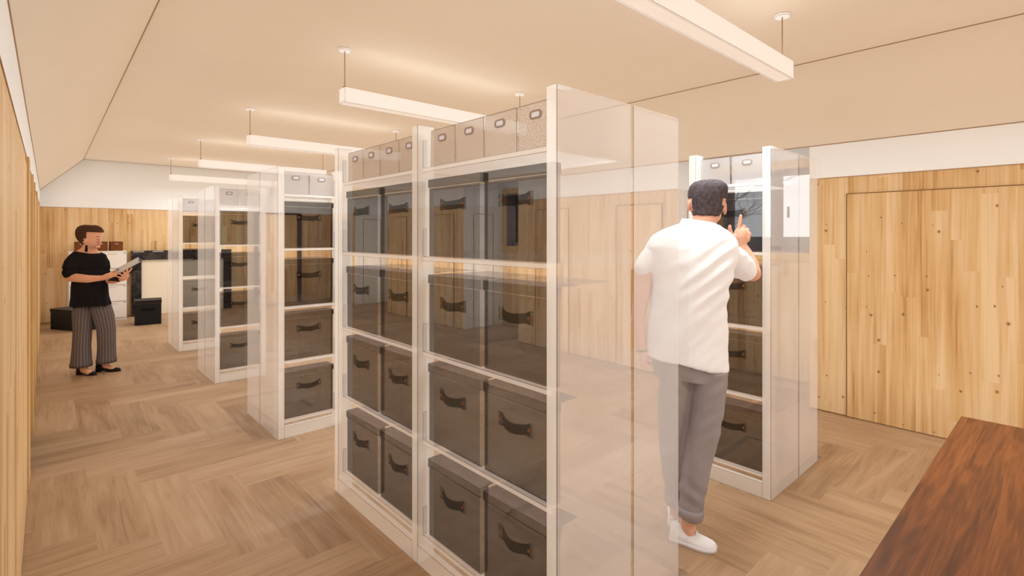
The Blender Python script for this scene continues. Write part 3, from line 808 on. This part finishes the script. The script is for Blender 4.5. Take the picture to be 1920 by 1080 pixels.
# right hand: back of the hand, index up, thumb out to the left, three fingers folded
limb(b, [(1389, 455, 2.78, .028), (1387, 446, 2.78, .036), (1389, 437, 2.785, .035)])
limb(b, [(1398, 448, 2.78, .024), (1400, 439, 2.785, .021)])
for q in ([(1384, 436, 2.78, .0115), (1387, 420, 2.775, .0105), (1388.5, 410, 2.772, .0095), (1389, 404, 2.77, .0085)], [(1378, 449, 2.775, .015), (1371, 439, 2.765, .012), (1368, 428, 2.76, .0105), (1368.5, 424, 2.76, .0095)],
          [(1392, 436, 2.785, .0115), (1395, 423, 2.785, .011), (1396, 426, 2.81, .0095)], [(1398, 438, 2.785, .011), (1402, 430, 2.79, .0105), (1402, 434, 2.81, .009)], [(1402, 444, 2.785, .0105), (1406, 438, 2.79, .0098), (1405, 442, 2.81, .009)]): limb(b, q, 10)
# legs inside the trousers, bare ankles
limb(b, [(1255, 690, 2.58, .075), (1258, 800, 2.62, .05), (1264, 915, 2.68, .036), (1267, 945, 2.69, .031), (1268, 972, 2.695, .032)])
limb(b, [(1322, 700, 2.57, .075), (1318, 800, 2.56, .055), (1298, 920, 2.555, .04), (1291, 960, 2.555, .038), (1290, 985, 2.555, .036), (1294, 1000, 2.545, .034)])
body = own(fuse(b, 'body', 'skin_m', man, .005, 3), MO)
HM = [ring(L, R, dp, d) for L, R, dp, d in headR]
own(shell(HM[2:], [1.05, 1.045, 1.04, 1.035, 1.035, 1.045, 1.06, 1.12], lambda x, y, s: (s < .03 or y < 356) and y < 406 - abs(x - 1318) * .12 and not (abs(x - 1326) > 29 and y > 378), 'hair', 'hair_m', man, .0035), MO)
def shirt_fold(c):
    x, y = to_px(c); f = mnoise.noise(Vector((x * .012 + y * .006, y * .012, 3))) * .010 + mnoise.noise(Vector((x * .05 + y * .05, y * .022 - x * .01, 9))) * .004
    g = math.exp(-((x - 1345) ** 2 / 2400 + (y - 530) ** 2 / 5000)); f += g * math.sin((x + y * 1.3) * .16) * .006
    g = math.exp(-((y - 640) ** 2 / 3000)); f += g * math.sin(x * .075 + y * .05) * .0035
    return f
b = MB()
loft(b, [ring((1207, 664), (1363, 695), .135, 2.58, n=32)] + [ring((L[0] - 4, L[1]), (R[0] + 4, R[1]), dp + .012, d, n=32) for L, R, dp, d in torso[1:]])
limb(b, [(1250, 462, 2.585, .062), (1232, 474, 2.59, .059), (1215, 492, 2.595, .051), (1208, 501, 2.595, .049)]); limb(b, [(1350, 466, 2.6, .068), (1375, 485, 2.64, .066), (1396, 505, 2.69, .062), (1398, 508, 2.695, .058)])
sh = own(fuse(b, 'polo_shirt', 'shirt', man, .007, 6, shirt_fold), MO)
b = MB(); R_ = [ring((1277, 428), (1347, 436), .078, 2.60, n=32), ring((1281, 411), (1341, 421), .070, 2.605, n=32), ring((1279, 410), (1343, 420), .073, 2.605, n=32), ring((1272, 428), (1350, 438), .084, 2.60, n=32)]
bm = b.bm; V = [[bm.verts.new(p) for p in r] for r in R_]
for i in range(3):
    for k in range(32): bm.faces.new((V[i][k], V[i][(k + 1) % 32], V[i + 1][(k + 1) % 32], V[i + 1][k])).smooth = True
b.build('collar', 'shirt', sh)
def trouser_fold(c):
    x, y = to_px(c); f = mnoise.noise(Vector((x * .03, y * .012, 1))) * .008
    for (cy, cx, w) in ((715, 1335, 28), (800, 1335, 26), (930, 1300, 26), (790, 1255, 26), (905, 1262, 26), (725, 1270, 25)):
        g = math.exp(-(((y - cy) / w) ** 2 + ((x - cx) / 30) ** 2)); f += g * math.sin((y * 1.0 + (x - cx) * (.7 if cx > 1300 else -.7)) * .19 + cy) * .0045
    return f
b = MB()
loft(b, [ring((1218, 640), (1358, 660), .118, 2.58), ring((1222, 672), (1362, 690), .122, 2.58), ring((1228, 705), (1359, 712), .115, 2.575)])
loft(b, [ring(*q) for q in [((1222, 676), (1294, 690), .11, 2.58), ((1229, 715), (1294, 715), .105, 2.59), ((1234, 760), (1290, 760), .095, 2.61), ((1236, 810), (1282, 812), .08, 2.63), ((1237, 850), (1282, 850), .072, 2.65), ((1241, 890), (1283, 890), .065, 2.67), ((1248, 926), (1283, 924), .058, 2.685), ((1251, 940), (1285, 944), .058, 2.69)]])
loft(b, [ring(*q) for q in [((1288, 690), (1361, 694), .11, 2.57), ((1290, 730), (1358, 724), .105, 2.56), ((1289, 765), (1354, 768), .10, 2.56), ((1287, 800), (1347, 800), .09, 2.555), ((1281, 850), (1338, 846), .08, 2.555), ((1276, 900), (1329, 896), .07, 2.555), ((1274, 940), (1318, 940), .06, 2.555), ((1273, 955), (1314, 962), .058, 2.555)]])
tr = own(fuse(b, 'trousers', 'chino', man, .006, 3, trouser_fold), MO)
for q in ([((1247, 926), (1285, 924), .064, 2.687), ((1245, 932), (1288, 930), .068, 2.687), ((1247, 942), (1288, 944), .066, 2.69), ((1252, 947), (1284, 949), .058, 2.69)],
          [((1272, 948), (1318, 950), .066, 2.555), ((1270, 954), (1319, 958), .07, 2.555), ((1271, 964), (1316, 970), .068, 2.555), ((1275, 968), (1312, 973), .058, 2.555)]):
    b = MB(); loft(b, [ring(*s) for s in q]); b.build('cuff', 'chino', tr)
f3 = lambda px, py: Vector((at(px, py, 960 * EYE / (py - 441)).x, at(px, py, 960 * EYE / (py - 441)).y, 0))
s1 = shoe(man, f3(1258, 1008), f3(1342, 1034), .046, .075, ('sneaker', 'sole')); own(s1, MO)
s2 = shoe(man, f3(1267, 992), f3(1267, 992) + (FWD * .93 + RGT * .36).normalized() * .26, .046, .075, ('sneaker', 'sole')); own(s2, MO)
b = MB()
for t in (.36, .43, .5):
    h0, t0 = f3(1258, 1008), f3(1342, 1034); ax = (t0 - h0).normalized(); sd = ax.cross(Vector((0, 0, 1))); c = h0 + ax * (.25 * t) + Vector((0, 0, .079 - (t - .36) * .12))
    b.tube([c - sd * .022, c + Vector((0, 0, .006)), c + sd * .022], .003, 6)
b.build('laces', 'sole', s1)
b = MB(); c = at(1204, 656, 2.577); b.tube([c + RGT * .029 * math.cos(a) + FWD * .029 * math.sin(a) + Vector((0, 0, .006 * math.cos(a))) for a in [2 * PI * k / 20 for k in range(21)]], .0025, 6, cap=False); own(b.build('bracelet', 'band', man), MO)

# ---- the woman, three-quarter from her right, reading
wo = empty('person', f3(178, 698)); tag(wo, 'person with short brown hair in a black tunic and pinstriped trousers, reading an open folder', 'person'); WO = wo.location.copy()
DW = 5.68
headW = [((155, 474), (176, 474), .055, DW), ((157, 466), (177, 466), .055, DW), ((159, 462), (184, 463), .058, DW), ((157, 458), (186.5, 459), .07, DW), ((152, 452), (187.5, 453), .082, DW), ((148, 446), (188.5, 447), .09, DW),
         ((147, 440), (189.5, 441), .093, DW), ((147, 434), (189.5, 435), .092, DW), ((150, 428), (186, 428), .085, DW), ((155, 424), (180, 424), .065, DW), ((161, 422), (173, 422), .035, DW)]
tor = [((134, 571), (205, 568), .125, DW), ((136, 550), (201, 550), .12, DW), ((139, 527), (197, 527), .115, DW), ((140, 507), (194, 507), .11, DW), ((137, 490), (195, 490), .115, DW), ((136, 479), (194, 479), .105, DW), ((141, 471), (188, 472), .085, DW), ((150, 466), (181, 467), .06, DW)]
b = MB(); loft(b, [ring(*shrink(L, R, .86), dp * .84, d) for L, R, dp, d in tor]); loft(b, [ring(L, R, dp, d) for L, R, dp, d in headW])
loft(b, [ring((145, 478), (187, 480), .088, DW), ring((150, 471), (181, 473), .068, DW), ring((154, 465), (179, 467), .055, DW), ring((157, 460), (178, 462), .05, DW)])
ball(b, 187.4, 452, DW - .02, .012, .014, .018); ball(b, 189.6, 452.8, DW - .02, .008, .010, .008); ball(b, 186.4, 457.6, DW - .02, .009, .022, .009); ball(b, 183.5, 463, DW - .02, .018, .028, .016)
ball(b, 160, 452, DW - .085, .016, .008, .026)
limb(b, [(148, 484, 5.63, .05), (141, 500, 5.6, .048), (133, 516, 5.58, .05)]); limb(b, [(131, 519, 5.58, .052), (145, 521, 5.56, .048), (165, 523, 5.54, .042), (182, 522, 5.53, .032), (193, 521, 5.53, .028)])
limb(b, [(188, 484, 5.76, .05), (195, 500, 5.78, .042), (197, 520, 5.74, .04)]); limb(b, [(198, 525, 5.74, .04), (212, 527, 5.68, .034), (225, 524, 5.62, .026), (231, 521, 5.6, .026)])
limb(b, [(193, 521, 5.53, .028), (202, 518, 5.50, .033), (208, 516, 5.485, .028)])
for q in ([(208, 512.5, 5.50, .0095), (214, 508.5, 5.50, .009), (219.5, 507.5, 5.50, .008)], [(209, 515, 5.48, .0095), (215.5, 511.5, 5.48, .009), (222, 510.5, 5.48, .008)], [(209, 517.5, 5.47, .009), (215.5, 514.6, 5.465, .0085), (221.5, 514.0, 5.465, .0078)],
          [(207, 520, 5.46, .0085), (213, 518.2, 5.455, .008), (218, 517.6, 5.455, .0075)], [(203, 514, 5.54, .012), (209, 511, 5.54, .010), (213, 510, 5.54, .009)]): limb(b, q, 8)
limb(b, [(228, 523, 5.56, .028), (234, 519.5, 5.50, .033), (236.5, 516, 5.48, .028)])
for q in ([(238, 514, 5.47, .0105), (243, 508.5, 5.46, .009), (247, 503, 5.46, .008)], [(236, 513, 5.46, .0095), (238.3, 507.5, 5.45, .0085), (239, 504, 5.45, .0078)], [(233, 514, 5.455, .0095), (232, 509.5, 5.445, .0085), (230.5, 507, 5.445, .0078)],
          [(230.5, 517, 5.455, .009), (226, 514, 5.445, .0082), (222.5, 513.2, 5.445, .0075)], [(232, 521.5, 5.46, .0105), (225.5, 520.5, 5.45, .009), (220, 518.8, 5.45, .008)]): limb(b, q, 8)
limb(b, [(155, 590, 5.64, .07), (154, 650, 5.62, .05), (155, 684, 5.61, .036), (158, 694, 5.61, .036)]); limb(b, [(190, 590, 5.72, .07), (198, 650, 5.75, .05), (196, 680, 5.76, .036), (200, 689, 5.76, .036)])
limb(b, [(158, 694, 5.61, .034), (168, 698, 5.6, .034)]); limb(b, [(200, 689, 5.76, .034), (212, 692, 5.765, .033)])
own(fuse(b, 'body', 'skin_w', wo, .0045, 3), WO)
HW = [ring(L, R, dp, d) for L, R, dp, d in headW]
own(shell(HW[3:], [1.03, 1.06, 1.08, 1.09, 1.10, 1.12, 1.2, 1.5], lambda x, y, s: (y < 437.5 + (x - 160) * -.08) or (x < 163 - (y - 436) * .45 and y < 457), 'hair', 'hair_w', wo, .006), WO)
b = MB(); b.tube([at(180.5, 444.3, DW - .075), at(183.5, 442.8, DW - .066), at(186.3, 443.6, DW - .05)], .0035, 6); own(b.build('eyebrow', 'brow', wo), WO)
b = MB(); b.tube([at(181, 448, DW - .082), at(183.5, 448.8, DW - .073), at(186, 448.2, DW - .056)], .003, 6); own(b.build('eyelashes', 'brow', wo), WO)
b = MB(); b.tube([at(183.8, 457.6, DW - .062), at(186.2, 457.3, DW - .04), at(187.6, 457.2, DW - .02)], [.003, .008, .005], 8); own(b.build('lips', 'lip', wo), WO)
b = MB(); b.tube([at(162, 457.5, DW - .095), at(162, 459, DW - .095)], .008, 10); e = own(b.build('earring', 'pearl', wo), WO)
b = MB(); b.tube([at(162.2, 459, DW - .1), at(162, 462, DW - .1), at(161.6, 472, DW - .1)], [.006, .010, .014], 10); b.build('tassel', 'tassel', e)
def tunic_fold(c):
    x, y = to_px(c); f = mnoise.noise(Vector((x * .05, y * .02, 5))) * .012
    f += math.exp(-((y - 506) / 3.0) ** 2) * -.010 + (math.exp(-((y - 560) / 18) ** 2) * math.sin(x * .42) * .009)
    return f
b = MB(); loft(b, [ring((L[0] - 1.5, L[1] + (4 if i == 0 else 0)), (R[0] + 1.5, R[1] + (4 if i == 0 else 0)), dp + .012, d, n=32) for i, (L, R, dp, d) in enumerate(tor[:-2])] + [ring((140.5, 470.5), (189.5, 475.5), .098, DW, n=32)] + [])
limb(b, [(144, 482, 5.62, .068), (137, 493, 5.6, .080), (134.5, 504, 5.58, .086), (134.5, 510, 5.58, .084)]); limb(b, [(184, 482, 5.75, .06), (193, 495, 5.77, .068), (197, 506, 5.76, .058), (198, 511, 5.75, .055)])
own(fuse(b, 'tunic', 'blackcloth', wo, .01, 4, tunic_fold), WO)
b = MB()
for q in ([((141, 560), (175, 560), .095, 5.67), ((139, 590), (173, 590), .095, 5.65), ((140.5, 618), (169, 618), .085, 5.63), ((139, 650), (167, 650), .085, 5.62), ((135.5, 680), (169, 679), .09, 5.61), ((134.5, 681), (170, 680), .096, 5.61), ((134.5, 687), (169.5, 687), .096, 5.61)],
          [((168, 560), (201, 560), .095, 5.70), ((175, 590), (211, 590), .095, 5.71), ((184.5, 618), (214, 618), .085, 5.73), ((186, 650), (214, 650), .085, 5.75), ((184.5, 672), (215, 671), .088, 5.76), ((183.5, 673), (216, 672), .094, 5.76), ((183.5, 680), (215.5, 679), .094, 5.76)]):
    loft(b, [ring(*s, n=32) for s in q], uv=True)
own(b.build('trousers', 'pinstripe', wo), WO)
for (h, t) in (((146, 701.5), (180, 703.5)), ((181, 697), (226, 695.5))):
    hp, tp = f3(*h), f3(*t); L = .235; tp = hp + (tp - hp).normalized() * max(L, (tp - hp).length); o = shoe(wo, hp, tp, .038, .058, ('blackshoe', 'blackshoe'), heelblock=.032, low=True); own(o, WO)

# ---- the open folder she holds
def slab(b, quad, th):
    v = [at(*q) for q in quad]; n = (v[1] - v[0]).cross(v[3] - v[0]).normalized() * th
    loft(b, [v, [p - n for p in v]])
fo = empty('folder', at(232, 505, 5.56)); FO = fo.location.copy(); tag(fo, 'open black folder with grey pages, held up in the hands of the reading woman', 'folder')
b = MB(); slab(b, [(201.5, 523.5, 5.50), (262, 490, 5.50), (259, 482, 5.72), (205, 511, 5.72)], .012); own(b.build('pages', 'paper', fo), FO)
b = MB(); slab(b, [(202, 525.5, 5.495), (263, 492, 5.495), (262, 498, 5.60), (223, 527, 5.60)], .008); slab(b, [(259, 484, 5.72), (265, 487, 5.70), (264, 492, 5.55), (260, 491, 5.50)], .01); own(b.build('cover', 'black', fo), FO)
b = MB(); slab(b, [(215.5, 508.3, 5.60), (221.5, 505, 5.60), (222, 503.4, 5.64), (216, 506.7, 5.64)], .003); own(b.build('blue_tab', 'bluetab', fo), FO)
